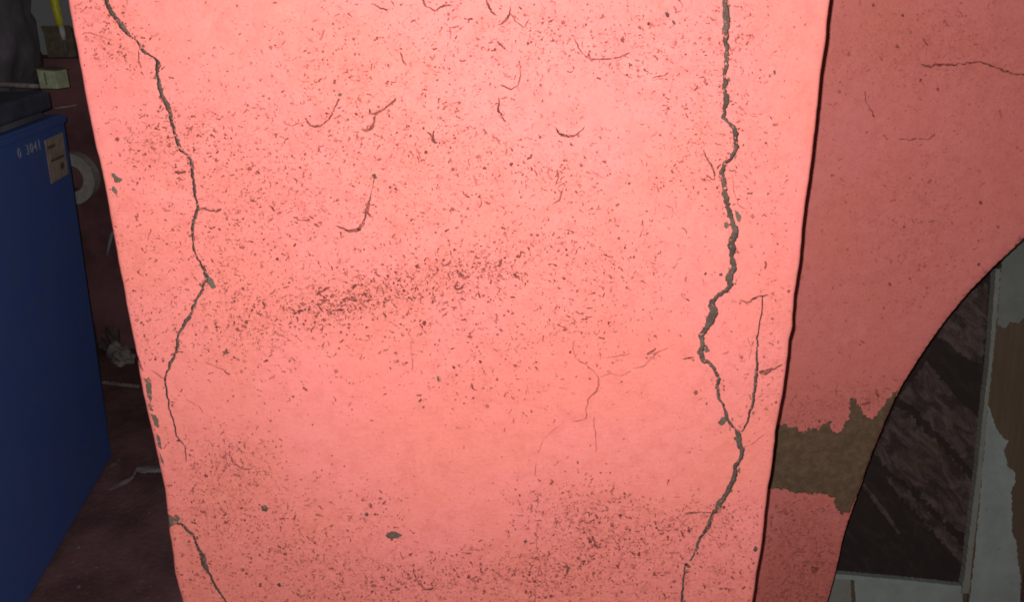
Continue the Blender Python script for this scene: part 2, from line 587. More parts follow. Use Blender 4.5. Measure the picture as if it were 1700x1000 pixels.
CR_FORK = [(1266, 490, 1.8), (1265, 515, 2.2), (1262, 537, 2.4), (1257, 567, 3), (1257, 597, 3.4), (1256, 617, 4.5), (1252, 642, 4.2), (1250, 672, 4.4),
           (1242, 692, 3.4), (1235, 710, 3.6), (1229, 717, 4)]
LONG = [(CR_LEFT, 'long thin grey crack down the upper left'), (CR_LEFT2, 'fine dark crack running on below the chip'),
        (CR_LOW, 'broken crack at the lower left corner'), (CR_MAIN, 'widest grey crack, down the right side'),
        (CR_TAIL, 'thin tail below the widest crack'), (CR_FORK, 'thin crack that joins the widest one from the right')]
HAIR = [
    [(250, 615, 1.6), (262, 624, 2), (273, 630, 2)], [(332, 345, 2), (350, 350, 2.2), (360, 351, 3.4), (368, 346, 4)],
    [(231, 82, 2.6), (235, 114, 1.6)], [(207, 90, 3.4), (210, 103, 3.4)], [(1259, 617, 4.5), (1272, 618, 5.5), (1288, 613, 2), (1297, 605, 1.6)],
    [(1228, 497, 2), (1238, 502, 2.2), (1252, 495, 2.6), (1276, 489, 2.2)],
    [(957, 595, 1.4), (977, 607, 1.8), (995, 625, 1.8), (992, 645, 1.9), (977, 662, 1.4), (972, 692, 1.7), (950, 699, 0.7)],
    [(926, 706, 1.0), (910, 720, 1.5), (901, 733, 1.2), (893, 752, 0.8)],
    [(890, 765, 1.0), (889, 790, 1.4)], [(891, 812, 0.8), (892, 845, 1.2)], [(888, 955, 1.4), (889, 985, 1.8), (888, 1015, 1.2)],
    [(986, 690, 2.2), (988, 715, 1.3), (989, 750, 1.3)], [(1110, 574, 1.2), (1095, 582, 1.6), (1067, 605, 1.8), (1050, 610, 1.2)],
    [(1132, 595, 1.4), (1143, 594, 2.6), (1153, 592, 1.8)],
    [(471, 202, 1.3), (485, 209, 2), (505, 202, 1.6)], [(507, 195, 2.4), (517, 207, 3.6), (532, 209, 3), (547, 200, 2.5), (557, 182, 2.8), (566, 162, 1.7)],
    [(614, 178, 1.6), (616, 186, 2.6), (625, 189, 4.4), (637, 180, 4), (655, 165, 3.6), (659, 160, 2)],
    [(625, 190, 3), (620, 207, 3.6), (611, 217, 4.6), (599, 213, 2)], [(709, 217, 2.5), (715, 224, 3.4), (722, 234, 7), (728, 236, 3)],
    [(828, 160, 1.6), (827, 180, 3), (832, 195, 5.6), (841, 201, 3.6)], [(701, -6, 2), (707, 10, 2.6), (722, 17, 3.2), (737, 10, 4.2), (750, 8, 2)],
    [(619, 5, 1.6), (632, 14, 2), (646, 16, 2.8)], [(650, 0, 2), (655, 11, 2.4)], [(806, -4, 2), (815, 17, 4.4), (825, 26, 2)],
    [(848, 8, 2), (842, 30, 3), (830, 41, 2.2)], [(825, 67, 2), (840, 82, 3.4)], [(848, 22, 3), (855, 32, 2), (870, 45, 1.4), (878, 30, 1.4)],
    [(861, 99, 2), (865, 112, 3.2), (864, 130, 2.2), (860, 140, 1.8), (848, 147, 2), (830, 140, 2.4)], [(665, 85, 2), (671, 100, 2.6), (676, 109, 3.4)],
    [(707, 105, 1.6), (722, 118, 2.2), (733, 120, 1.4)], [(952, 57, 1.6), (960, 77, 2.2), (972, 92, 2.6), (990, 98, 2), (1020, 97, 2), (1047, 87, 2.4)],
    [(1022, 100, 1.2), (1032, 120, 1.2), (1050, 130, 1.8)], [(1082, 130, 2), (1100, 128, 2.4), (1111, 120, 2)],
    [(920, 208, 2), (927, 221, 2.8), (942, 226, 2.8), (960, 222, 2.2), (971, 209, 2)],
    [(622, 296, 2), (619, 315, 1.7), (616, 330, 2.2), (611, 352, 4.5), (605, 370, 4), (597, 379, 4.2), (586, 382, 3), (574, 381, 3.2), (557, 374, 1.6)],
    [(605, 345, 2.4), (611, 354, 3), (621, 362, 2)], [(757, 444, 4), (765, 450, 5), (772, 460, 5), (780, 458, 3)], [(752, 472, 3), (760, 480, 3), (772, 470, 3)],
    [(525, 491, 4), (540, 480, 3.6), (550, 476, 2)], [(566, 498, 4), (580, 496, 5.5), (590, 496, 4)], [(550, 516, 3), (572, 514, 3.6)],
    [(682, 567, 1.8), (684, 590, 1.3), (685, 617, 2)], [(679, 512, 2.4), (675, 525, 3.8)], [(782, 635, 2.4), (786, 647, 3), (793, 648, 1.6)],
    [(615, 834, 3), (617, 844, 4)], [(635, 838, 3), (642, 830, 2)], [(686, 943, 2.6), (690, 960, 2.6), (702, 975, 2.6), (715, 981, 2.8), (725, 972, 2.4)],
    [(910, 277, 2), (912, 297, 2.2)], [(925, 280, 2.6), (927, 295, 3.4), (922, 307, 3.2)], [(934, 314, 3), (930, 330, 2.6), (915, 339, 1.5)],
    [(1168, 252, 1.6), (1175, 266, 2), (1185, 279, 3.2), (1186, 299, 2.4), (1172, 290, 2)], [(982, 888, 3), (987, 900, 4), (993, 911, 3.4)],
    [(926, 940, 3), (941, 942, 3.6), (941, 955, 3.4)], [(1022, 936, 2), (1028, 944, 3.6)], [(1160, 130, 2), (1170, 127, 2.4), (1174, 143, 2)],
    [(1104, 160, 1.6), (1109, 167, 2.4), (1114, 163, 1.6)], [(1135, 852, 2.6), (1160, 850, 2.2), (1182, 851, 2)], [(1196, 975, 1.4), (1207, 979, 2), (1221, 976, 1.6)],
    [(995, 625, 1.0), (1012, 618, 1.3), (1030, 622, 1.1), (1048, 613, 1.4)],
    [(953, 560, 1.2), (950, 578, 1.5), (957, 595, 1.3)], [(1005, 592, 1.0), (1025, 588, 1.7), (1046, 585, 1.2)], [(1268, 720, 1.2), (1255, 733, 1.4), (1244, 738, 1.1)],
    [(1240, 560, 1.0), (1247, 580, 1.3), (1243, 598, 1.1)], [(1170, 880, 1.1), (1188, 893, 1.5), (1196, 912, 1.3)], [(893, 870, 1.0), (891, 905, 1.3), (895, 930, 1.0)],
    [(227, 588, 1.6), (234, 605, 2.4), (238, 618, 2)], [(980, 281, 1.2), (990, 288, 1.8), (1004, 296, 1.2)], [(1113, 340, 1), (1116, 352, 1.6), (1124, 357, 1.2)],
    [(1066, 364, 2.4), (1068, 380, 1.6), (1061, 394, 1.3)], [(135, 58, 1.2), (150, 53, 2), (170, 60, 1.8), (190, 66, 1.6)], [(380, 752, 2.6), (388, 772, 3.2), (405, 782, 2.6), (417, 780, 3)],
    [(1216, 290, 1.4), (1219, 320, 1.4), (1227, 342, 1.4), (1240, 348, 1.2)], [(340, 600, 1), (355, 609, 1.5), (372, 613, 1.4), (380, 625, 1.4)],
    [(308, 664, 1), (330, 675, 1.3), (338, 688, 1.2)], [(747, 45, 1.4), (749, 66, 1.2)],
]
CHIPS = [
    [(336, 452), (345, 456), (354, 465), (359, 477), (352, 480), (345, 472), (340, 464)],
    [(184, 288), (190, 288), (196, 295), (203, 297), (198, 304), (190, 303)], [(187, 309), (193, 315), (194, 327), (189, 321), (184, 315)],
    [(239, 628), (244, 629), (247, 626), (251, 637), (252, 660), (250, 671), (245, 660), (243, 645)],
    [(246, 670), (251, 673), (254, 684), (249, 682)], [(250, 688), (258, 690), (263, 700), (263, 714), (256, 708)], [(258, 718), (264, 726), (268, 748), (262, 744)],
    [(263, 752), (268, 760), (272, 776), (267, 770)],
    [(262, 846), (279, 857), (286, 861), (291, 856), (299, 864), (292, 872), (284, 876), (276, 883), (264, 884)],
    [(1219, 347), (1226, 352), (1231, 361), (1229, 370), (1224, 367), (1221, 358)], [(1202, 369), (1208, 369), (1210, 377), (1205, 380), (1201, 376)],
    [(1168, 570), (1174, 574), (1178, 582), (1170, 585)], [(1191, 702), (1196, 692), (1204, 689), (1209, 696), (1203, 702), (1196, 706)],
    [(644, 884), (656, 882), (668, 888), (662, 894), (646, 894), (640, 889)], [(433, 842), (440, 840), (446, 846), (443, 851), (435, 850)],
    [(725, 624), (729, 625), (731, 632), (727, 633)], [(618, 289), (624, 287), (628, 294), (622, 297)],
    blob(1253, 910, 3.6, 4.4, 5), blob(1108, 24, 5, 4, 6, rot=0.8), blob(1119, 37, 5.5, 2.6, 8, rot=0.9), blob(720, 231, 4, 4, 9), blob(566, 156, 3.4, 3.6, 10),
    blob(609, 854, 4, 3, 11), blob(1140, 938, 7, 3, 12, rot=0.4), blob(1287, 120, 2.6, 4, 14), blob(375, 586, 6, 3, 15), blob(1196, 455, 3, 3, 17),
    blob(464, 972, 3.5, 4, 21), blob(872, 899, 3, 3.4, 22), blob(657, 586, 2.6, 3, 23),
]
feats = []
def to_xz(pl, Y):
    return [at(u, v, Y) for u, v in pl]
for i, (p, lab) in enumerate(LONG):
    pl = to_xz(jag(p, 1.3, 0.42, 1.9, 100 + i), YP)
    feats.append(dict(poly=pl, depth=0.0042, name='crack', mat=M_MORTAR, label=lab,
                      mid=[(*at(u, v, YP), w * YP / FPX) for u, v, w in LAST['c']]))
for i, p in enumerate(CHIPS):
    feats.append(dict(poly=to_xz(ragged(p, 0.9, 2.2, 300 + i), YP), depth=0.0012, name='paint_chip', mat=M_CHIP if i < 13 else M_MORTAR))
cr_ = random.Random(91)
for path, _l in LONG:
    for (u0, v0, w0), (u1, v1, w1) in zip(path, path[1:]):
        if w0 < 3.2 or cr_.random() > 0.62 or v0 < -20 or v0 > 1010:
            continue
        t = cr_.random()
        sd_ = cr_.choice((-1, 1))
        rr_ = cr_.choice((0.9, 1.1, 1.4, 1.8, 2.6))
        feats.append(dict(poly=to_xz(blob(u0 + (u1 - u0) * t + sd_ * (w0 / 2 + rr_ * cr_.uniform(0.5, 1.6)), v0 + (v1 - v0) * t, rr_, rr_ * cr_.uniform(0.8, 1.9), cr_.randint(0, 9999), 9), YP),
                          depth=0.0012, name='paint_chip', mat=M_CHIP))
for i, p in enumerate(HAIR):
    feats.append(dict(poly=to_xz(jag([(a, b, c * 1.15) for a, b, c in p], 1.2, 0.55, 1.8, 200 + i), YP), depth=0.0005, name='hairline_crack', mat=M_FAINT if max(q_[2] for q_ in p) < 2.3 else M_HAIR))
plaster_face('painted_plaster', pillar, contour, grid, feats, YP, surf_p, stain_p, M_PAINT)

# the pillar's sides and back
V, F = [], []
for zz, xx in ((zL, xL), (zR, xR)):
    b = len(V)
    ysf = surf_p(xx, zz)
    for x, z, y in zip(xx, zz, ysf):
        V += [(x, y, z), (x, YW - 0.003, z)]
    for i in range(len(zz) - 1):
        F.append((b + 2 * i, b + 2 * i + 1, b + 2 * i + 3, b + 2 * i + 2))
n = len(zL)
F.append((1, 2 * n + 1, 2 * n + 2 * n - 1, 2 * n - 1))
F.append((2 * n - 2, 2 * n - 1, 4 * n - 1, 4 * n - 2))
me = bpy.data.meshes.new('pillar_sides')
me.from_pydata(V, [], F)
link('pillar_sides', me, pillar, M_PAINT)

# grime flecks: thousands of small marks on the paint
def flecks(name, parent, blobs, back, Y, surf, box, ok, seed, amount=2.7, tone=1.0, size=1.0):
    rr = random.Random(seed)
    verts, faces, cols = [], [], []
    def add(u, v, dark, scale=1.0):
        scale *= size
        kind = rr.random()
        if kind < 0.66:                                   # pit or dot, uneven outline
            n_ = rr.randint(5, 8)
            r = scale * rr.choice((0.65, 0.8, 1.0, 1.2, 1.45, 2.0)) * rr.uniform(0.8, 1.2)
            el, ph = rr.uniform(0.55, 1.0), rr.uniform(0, 3.14)
            pl = []
            for k in range(n_):
                q_ = r * rr.uniform(0.6, 1.35)
                a, b = q_ * math.cos(6.2832 * k / n_), q_ * el * math.sin(6.2832 * k / n_)
                pl.append((u + a * math.cos(ph) - b * math.sin(ph), v + a * math.sin(ph) + b * math.cos(ph)))
            polys = [pl]
        else:                                             # short crooked stroke
            L = scale * rr.uniform(2.5, 7.0) * (1.8 if rr.random() < 0.07 else 1)
            w = scale * rr.uniform(0.5, 1.15)
            th = rr.gauss(0.2, 0.8) if rr.random() < 0.6 else rr.uniform(0, 3.14)
            a, b, t = u, v, th
            Ls, Rs = [], []
            m_ = 4
            for s in range(m_ + 1):
                ww = w * rr.uniform(0.3, 1.4)
                Ls.append((a - ww * math.sin(t), b + ww * math.cos(t)))
                Rs.append((a + ww * math.sin(t), b - ww * math.cos(t)))
                a += L / m_ * math.cos(t)
                b += L / m_ * math.sin(t)
                t += rr.uniform(-0.55, 0.55)
            polys = [[Ls[s], Ls[s + 1], Rs[s + 1], Rs[s]] for s in range(m_)]
        c = tone * min(1.0, max(0.20, rr.gauss(dark * 0.95 + 0.17, 0.24)))
        hue = rr.uniform(-0.02, 0.03)
        rgb = (PAINT[0] + (0.135 - PAINT[0]) * c, PAINT[1] + (0.034 - PAINT[1]) * c + hue * 0.15, PAINT[2] + (0.026 - PAINT[2]) * c, 1.0)
        for pl in polys:
            xz = [at(*p, Y) for p in pl]
            if not all(ok(x, z) for x, z in xz):
                continue
            b0 = len(verts)
            verts.extend(xz)
            faces.append(list(range(b0, b0 + len(pl))))
            cols.extend([rgb] * len(pl))
    for cu, cv_, su, sv, rot, nn, dk, _s in blobs:
        t = math.radians(rot)
        for _ in range(int(nn * amount)):
            p, q = rr.gauss(0, 1) * su, rr.gauss(0, 1) * sv
            u, v = cu + p * math.cos(t) - q * math.sin(t), cv_ + p * math.sin(t) + q * math.cos(t)
            add(u, v, dk * rr.uniform(0.55, 1.15), rr.choice((0.7, 0.85, 1.0, 1.1, 1.3, 1.6)))
    for _ in range(back):
        add(rr.uniform(box[0], box[2]), rr.uniform(box[1], box[3]), 0.12, 0.75)
    xz = np.array(verts)
    y = surf(xz[:, 0], xz[:, 1]) - 0.00022
    me = bpy.data.meshes.new(name)
    me.from_pydata(np.stack([xz[:, 0], y, xz[:, 1]], 1).tolist(), [], faces)
    ca = me.color_attributes.new('Col', 'FLOAT_COLOR', 'POINT')
    ca.data.foreach_set('color', np.array(cols, np.float32).ravel())
    o = link(name, me, parent, M_FLECK)
    o['kind'] = 'stuff'
    return o
xL_, xR_ = xL.tolist(), xR.tolist()
def ok_p(x, z):
    i = int(z / EZ)
    return 0 < i < len(xL_) - 1 and xL_[i] + 0.003 < x < xR_[i] - 0.003 and z > 0.02
flecks('grime_flecks', pillar, BLOBS, 4200, YP, surf_p, (100, -120, 1400, 1180), ok_p, 21)

# ------------------------------------------------------------------ the arched wall behind it
arch = empty('arched_wall', (0.15, YW, 0))
tag(arch, 'shaded salmon pink wall with a curved arch edge and bare brown patch', 'wall')
ARC = [(1700, 395), (1650, 440), (1603, 489), (1560, 545), (1520, 605), (1490, 652), (1455, 735), (1424, 825), (1402, 890), (1388, 955), (1376, 1000)]
ap = [at(u, v, YW) for u, v in ARC][::-1]                 # going up
base = [(0.604, 0.0), (0.608, 0.12), (0.613, 0.26)]
x1, z1 = ap[-1]
xa, za = 1.36, 1.455
ctrl = []
for k in range(1, 25):                                    # on over the crown of the arch, outside the picture
    t = k / 24
    a = (1 - t) ** 2 * x1 + 2 * t * (1 - t) * 1.07 + t * t * xa
    b = (1 - t) ** 2 * z1 + 2 * t * (1 - t) * za + t * t * za
    ctrl.append((a, b))
half = base + ap + ctrl
P = np.array(half)
d = np.r_[0, np.cumsum(np.hypot(*np.diff(P, axis=0).T))]
s = np.arange(0, d[-1], 0.006)
# smooth the measured curve a little
hx, hz = np.interp(s, d, P[:, 0]), np.interp(s, d, P[:, 1])
ker = np.hanning(19); ker /= ker.sum()
def smooth(a):
    e = np.r_[2 * a[0] - a[9:0:-1], a, 2 * a[-1] - a[-2:-11:-1]]
    return np.convolve(e, ker, 'valid')
hx, hz = smooth(hx), smooth(hz)
jr = np.random.default_rng(3)
hx = hx + np.convolve(jr.normal(0, 0.0004, len(hx)), [0.3, 0.4, 0.3], 'same')
hz[0] = 0.0
open_curve = list(zip(hx, hz))
mirror = [(2 * xa - x, z) for x, z in open_curve[::-1]]
XW0, XW1 = -0.28, 2.45
wall_contour = [(XW0, 0.0)] + open_curve + mirror + [(XW1, 0.0), (XW1, ZT), (XW0, ZT)]
def undul_w(x, z):
    return undul(x + 3.1, z + 1.7) * 1.2
ocx, ocz = hx, hz
def surf_w(x, z):
    x = np.asarray(x, float); z = np.asarray(z, float)
    y = YW + undul_w(x, z)
    out = np.zeros_like(x)
    m = (x > 0.5) & (x < 1.0) & (z < 1.35)
    if m.any():
        xm, zm = x[m], z[m]
        dd = np.full(len(xm), 9.0)
        for a, b in zip(ocx, ocz):
            dd = np.minimum(dd, np.hypot(xm - a, zm - b))
        dd = np.clip(dd, 0, 0.003)
        out[m] = 0.003 - np.sqrt(np.maximum(0.003 ** 2 - (0.003 - dd) ** 2, 0))
    return y + out
wc = np.array(wall_contour)
gx, gz = [], []
for z in np.arange(0.02, ZT - 0.01, 0.012):
    fine = z < 1.6
    for x in np.arange(XW0 + 0.01, XW1 - 0.01, 0.012 if fine else 0.04):
        if x < 0.22 or x > 1.15:
            if RNG.random() > 0.08:
                continue
        gx.append(x + RNG.uniform(-0.002, 0.002)); gz.append(z + RNG.uniform(-0.002, 0.002))
for off in (0.0006, 0.0016, 0.003):
    for i in range(2, len(hx) - 2, 2):
        tx, tz = hx[i + 1] - hx[i - 1], hz[i + 1] - hz[i - 1]
        L = math.hypot(tx, tz)
        gx.append(hx[i] - tz / L * off); gz.append(hz[i] + tx / L * off)
gx, gz = np.array(gx), np.array(gz)
ins = winding(gx, gz, wall_contour)
gridw = list(zip(gx[ins], gz[ins]))
PATCH_TOP = [(1240, 702), (1270, 704), (1295, 705), (1312, 709), (1325, 712), (1335, 720), (1340, 712), (1360, 715), (1367, 704), (1382, 700), (1379, 712), (1390, 720),
             (1397, 712), (1402, 700), (1411, 695), (1410, 662), (1417, 662), (1425, 675), (1437, 692), (1447, 697), (1456, 687), (1467, 672), (1482, 650), (1491, 647)]
PATCH_BOT = [(1411, 851), (1397, 856), (1387, 845), (1385, 827), (1375, 825), (1357, 821), (1322, 822), (1310, 816), (1280, 812), (1240, 814)]
pedge = [(1487, 660), (1470, 700), (1455, 737), (1440, 780), (1425, 824)]
def open_rag(line, amp, seed):
    r = ragged(line, amp, 2.6, seed)
    # drop the closing segment
    last = line[-1]
    k = min(range(len(r)), key=lambda i: math.hypot(r[i][0] - last[0], r[i][1] - last[1]))
    return r[:k + 1]
edge_in = [(u - 2.5, v) for u, v in pedge]
patch_px = open_rag(PATCH_TOP, 3.0, 77) + edge_in + open_rag(PATCH_BOT, 2.8, 78)
WALL_CR = [[(1525, 105, 1.6), (1540, 107, 2.4), (1557, 106, 3.2), (1585, 109, 2.6), (1600, 104, 2), (1615, 101, 2.8), (1650, 112, 2.8), (1680, 121, 3.6), (1710, 123, 2.4), (1760, 112, 2)],
           [(1435, 150, 2), (1441, 177, 1.8), (1452, 195, 2.4)], [(1490, 231, 1.2), (1520, 232, 1.6), (1545, 231, 2.4), (1552, 222, 1.8)],
           [(1565, 30, 1.4), (1572, 44, 2)], [(1530, 62, 2), (1540, 76, 2)], [(1452, 645, 2.4), (1460, 660, 3)], [(1427, 672, 3), (1445, 668, 3.4)]]
wfeats = [dict(poly=to_xz(patch_px, YW), depth=0.0030, name='bare_patch', mat=M_PATCH, label='patch of bare brown render where the pink paint is gone')]
for i, p in enumerate(WALL_CR):
    wfeats.append(dict(poly=to_xz(jag(p, 2.2, 0.7, 1.8, 500 + i), YW), depth=0.0006, name='hairline_crack', mat=M_WALLHAIR))
for i, (u, v, r) in enumerate([(1450, 8, 2.4), (1498, 25, 2.6), (1556, 148, 3), (1527, 133, 3), (1627, 336, 3), (1655, 376, 3), (1477, 472, 3), (1489, 77, 2.6), (1623, 438, 2.6), (1500, 376, 2.6),
                               (1331, 720, 3), (1360, 700, 2.5), (1353, 948, 6)]):
    wfeats.append(dict(poly=to_xz(blob(u, v, r, r * 1.15, 600 + i), YW), depth=0.0008, name='paint_chip', mat=M_WALLHAIR))
WB = [(1470, 80, 90, 60, 0, 170, 0.42, 0.35), (1580, 70, 80, 50, 0, 170, 0.45, 0.35), (1480, 340, 80, 90, 0, 260, 0.38, 0.3), (1560, 370, 70, 60, 0, 150, 0.4, 0.25),
      (1340, 690, 45, 22, 0, 150, 0.5, 0.8), (1440, 660, 35, 18, 0, 70, 0.5, 0.7), (1330, 885, 45, 40, 0, 320, 0.75, 0.9), (1330, 975, 60, 45, 0, 420, 0.85, 1.0), (1400, 560, 70, 60, 0, 90, 0.38, 0.2),
      (1660, 200, 60, 90, 0, 90, 0.38, 0.3), (1530, 470, 60, 30, 0, 70, 0.4, 0.2), (1360, 250, 25, 120, 0, 60, 0.35, 0.1), (1320, 1050, 70, 45, 0, 160, 0.5, 1.0)]
def stain_w(x, z):
    u, v = uv_of(x, z, YW)
    return stain_of(WB, u, v)
face_w, made_w = plaster_face('painted_plaster', arch, [(x - 0.15, z) for x, z in wall_contour], [(x - 0.15, z) for x, z in gridw],
                              [dict(f, poly=[(x - 0.15, z) for x, z in f['poly']]) for f in wfeats], 0.0,
                              lambda x, z: surf_w(x + 0.15, z) - YW, lambda x, z: stain_w(x + 0.15, z), M_PAINT)
def ok_w(x, z):
    if z < 0.02 or x < 0.25:
        return False
    k = int(np.argmin(np.abs(ocz - z)))
    if z < 1.3 and x > ocx[k] - 0.004:
        return False
    uu, vv = uv_of(x, z, YW)
    if 1230 < uu < 1500 and 640 < vv < 860 and winding(np.array([uu]), np.array([vv]), patch_px)[0]:
        return False
    return True
fw = flecks('grime_flecks', arch, WB, 420, YW, surf_w, (1250, -60, 1760, 1100), ok_w, 33, 1.5, 0.55, 1.1)
fw.matrix_parent_inverse = Matrix.Translation((-0.15, -YW, 0))
# thickness of the wall: soffit of the arch, ends, back
TH = 0.20
V, F = [], []
for x, z in wall_contour:
    V += [(x - 0.15, float(surf_w(np.array([x]), np.array([z]))[0]) - YW, z), (x - 0.15, TH, z)]
n = len(wall_contour)
for i in range(n):
    j = (i + 1) % n
    F.append((2 * i, 2 * j, 2 * j + 1, 2 * i + 1))
me = bpy.data.meshes.new('arch_soffit')
me.from_pydata(V, [], F)
link('arch_soffit', me, arch, M_PAINT)

# ------------------------------------------------------------------ the old door that leans behind the arch
def peel_wood(name):
    m, nt, b = new_mat(name)
    mp = N(nt, 'ShaderNodeMapping')
    mp.inputs['Scale'].default_value = (90, 90, 7)
    nt.links.new(coords(nt), mp.inputs['Vector'])
    g = noise(nt, 1.0, 6, 0.65, vec=mp.outputs[0])
    c = mixc(nt, ramp(nt, g, 0.35, 0.7), (0.105, 0.073, 0.049), (0.130, 0.092, 0.063))
    nt.links.new(c, b.inputs['Base Color'])
    b.inputs['Roughness'].default_value = 0.85
    b.inputs['Specular IOR Level'].default_value = 0.15
    bump(nt, b, g, 0.4, 0.002)
    return m

def old_paint(name, c, mould):
    m, nt, b = new_mat(name)
    f = noise(nt, 14.0, 6, 0.65)
    cc = mixc(nt, ramp(nt, f, 0.3, 0.7), tuple(x * 0.8 for x in c), c)
    g = noise(nt, 38.0, 5, 0.7, dist=0.6)
    cc = mixc(nt, ramp(nt, g, 0.62, 0.74, 0, mould), cc, (0.11, 0.085, 0.06))
    nt.links.new(cc, b.inputs['Base Color'])
    b.inputs['Roughness'].default_value = 0.6
    b.inputs['Specular IOR Level'].default_value = 0.25
    bump(nt, b, noise(nt, 120.0, 5), 0.3, 0.0015)
    return m

def grimy_panel(name, dark, light, lo, hi, fine):
    m, nt, b = new_mat(name)
    mp = N(nt, 'ShaderNodeMapping')
    mp.inputs['Rotation'].default_value = (0, math.radians(-50), 0)
    nt.links.new(coords(nt), mp.inputs['Vector'])
    mp2 = N(nt, 'ShaderNodeMapping')
    mp2.inputs['Scale'].default_value = (14.0, 1.0, 34.0)
    nt.links.new(mp.outputs[0], mp2.inputs['Vector'])
    a = noise(nt, 1.0, 8, 0.72, vec=mp2.outputs[0], dist=0.8)
    c = mixc(nt, ramp(nt, a, lo, hi), dark, light)
    t = noise(nt, 10.0, 4, 0.6)
    c = mixc(nt, ramp(nt, t, 0.52, 0.70, 0, 0.5), c, tuple(x * y for x, y in zip(light, (0.85, 0.8, 0.6))))
    f = noise(nt, 150.0, 6, 0.75)
    c = mixc(nt, ramp(nt, f, 0.45, 0.75, 0, fine), c, tuple(x * 0.7 for x in dark))
    nt.links.new(c, b.inputs['Base Color'])
    b.inputs['Roughness'].default_value = 0.8
    b.inputs['Specular IOR Level'].default_value = 0.12
    bump(nt, b, f, 0.5, 0.003)
    return m

M_WOOD = peel_wood('bare_brown_wood')
M_GREY = old_paint('pale_grey_old_paint', (0.31, 0.345, 0.325), 0.6)
M_BEAD = old_paint('worn_grey_bead_paint', (0.25, 0.25, 0.22), 0.8)
M_PANEL = grimy_panel('dark_stained_panel', (0.034, 0.023, 0.022), (0.056, 0.040, 0.037), 0.45, 0.75, 0.3)
M_MUD = grimy_panel('dried_dirt', (0.046, 0.031, 0.030), (0.125, 0.088, 0.080), 0.40, 0.62, 0.6)
M_MOULD = old_paint('mouldy_grey_paint', (0.20, 0.215, 0.195), 0.95)

yaw, lean = math.radians(7.5), math.radians(14.5)
Rv = Vector((math.cos(yaw), -math.sin(yaw), 0))
Nv = Vector((math.sin(yaw), math.cos(yaw), 0))
Uv = Vector((0, 0, 1)) * math.cos(lean) + Nv * math.sin(lean)
Dv = Rv.cross(Uv) * -1.0                                   # away from the camera
if Dv.y < 0:
    Dv = -Dv
ox, oz = at(1600, 975, 1.6)
O = Vector((ox, 1.6, oz))
h0 = oz / Uv.z                                             # the foot of the door stands on the floor
foot = O - Uv * h0
door = empty('leaning_door')
door.matrix_world = Matrix(((Rv.x, Dv.x, Uv.x, foot.x), (Rv.y, Dv.y, Uv.y, foot.y), (Rv.z, Dv.z, Uv.z, foot.z), (0, 0, 0, 1)))
tag(door, 'old panelled door with peeling pale grey paint leaning beyond the arch', 'door')
def door_uv(u, v, off=0.0):
    r = Vector(ray(u, v))
    c0 = Vector((0, 0, CAM_H))
    t = ((O - c0).dot(Dv) + off) / r.dot(Dv)
    p = c0 + r * t - foot
    return p.dot(Rv), p.dot(Uv)
sx0, _ = door_uv(1600, 975)                                # = 0, the inside edge of the right stile
STW = 0.135
DH = 1.62
PW = 0.52
def part_box(name, a, b, mat, parent, bev=0.002):
    bm = bmesh.new()
    add_box(bm, a, b, bev)
    return from_bm(name, bm, mat, parent)
part_box('stile', (0.013, 0, 0), (STW, 0.04, DH), M_WOOD, door)
part_box('stile', (-PW - STW, 0, 0), (-PW, 0.04, DH), M_WOOD, door)
part_box('rail', (-PW + 0.001, 0.001, 0), (0.012, 0.039, h0 - 0.012), M_WOOD, door)
part_box('rail', (-PW + 0.001, 0.001, 1.30), (0.012, 0.039, DH), M_WOOD, door)
part_box('panel', (-PW - 0.005, 0.018, h0 - 0.02), (0.012, 0.030, 1.31), M_PANEL, door, 0.0)

def film(name, poly, mat, y0, y1, lab=None, seed=0, amp=1.4):
    """a ragged layer of old paint measured on the door's front plane"""
    q = [door_uv(*p, max(0.0, y0)) for p in ragged(poly, amp, 3.0, seed)]
    vs2 = [Vector(p) for p in q]
    n_ = len(vs2)
    cv, _, cf, *_r = delaunay_2d_cdt(vs2, [(i, (i + 1) % n_) for i in range(n_)], [], 1, 1e-6)
    cen = np.array([np.mean([(cv[i].x, cv[i].y) for i in f], 0) for f in cf])
    ok = winding(cen[:, 0], cen[:, 1], q)
    bm = bmesh.new()
    vv = [bm.verts.new((p.x, y0, p.y)) for p in cv]
    fs = [bm.faces.new([vv[i] for i in f]) for f, k in zip(cf, ok) if k]
    r = bmesh.ops.extrude_face_region(bm, geom=fs)
    for g in r['geom']:
        if isinstance(g, bmesh.types.BMVert):
            g.co.y = y1
    bmesh.ops.delete(bm, geom=[v for v in bm.verts if not v.link_faces], context='VERTS')
    o = from_bm(name, bm, mat, door)
    if lab:
        o['label'] = lab
    return o
film('paint_layer', [(1669, 380), (1760, 380), (1760, 520), (1735, 530), (1712, 522), (1700, 528), (1690, 538), (1676, 534), (1668, 545), (1655, 540), (1659, 470)], M_MOULD, -0.0012, 0.002,
     'mouldy grey paint at the top of the stile', 1)
film('paint_layer', [(1640, 672), (1646, 690), (1654, 712), (1665, 728), (1674, 731), (1666, 748), (1672, 775), (1684, 784), (1686, 800), (1679, 815), (1680, 850), (1679, 880), (1687, 900), (1690, 935),
                     (1694, 960), (1694, 1040), (1606, 1040), (1611, 985), (1620, 900), (1630, 790)], M_GREY, -0.0014, 0.002, 'peeling grey paint on the lower stile', 2)
film('paint_layer', [(1418, 962), (1500, 968), (1560, 974), (1597, 982), (1600, 1040), (1424, 1060)], M_GREY, -0.0008, 0.003, 'grey paint on the bottom rail', 3, 0.7)
film('paint_layer', [(1330, 955), (1412, 961), (1416, 1060), (1330, 1060)], M_BEAD, -0.0006, 0.003, 'stained grey paint on the bottom rail', 4, 0.7)
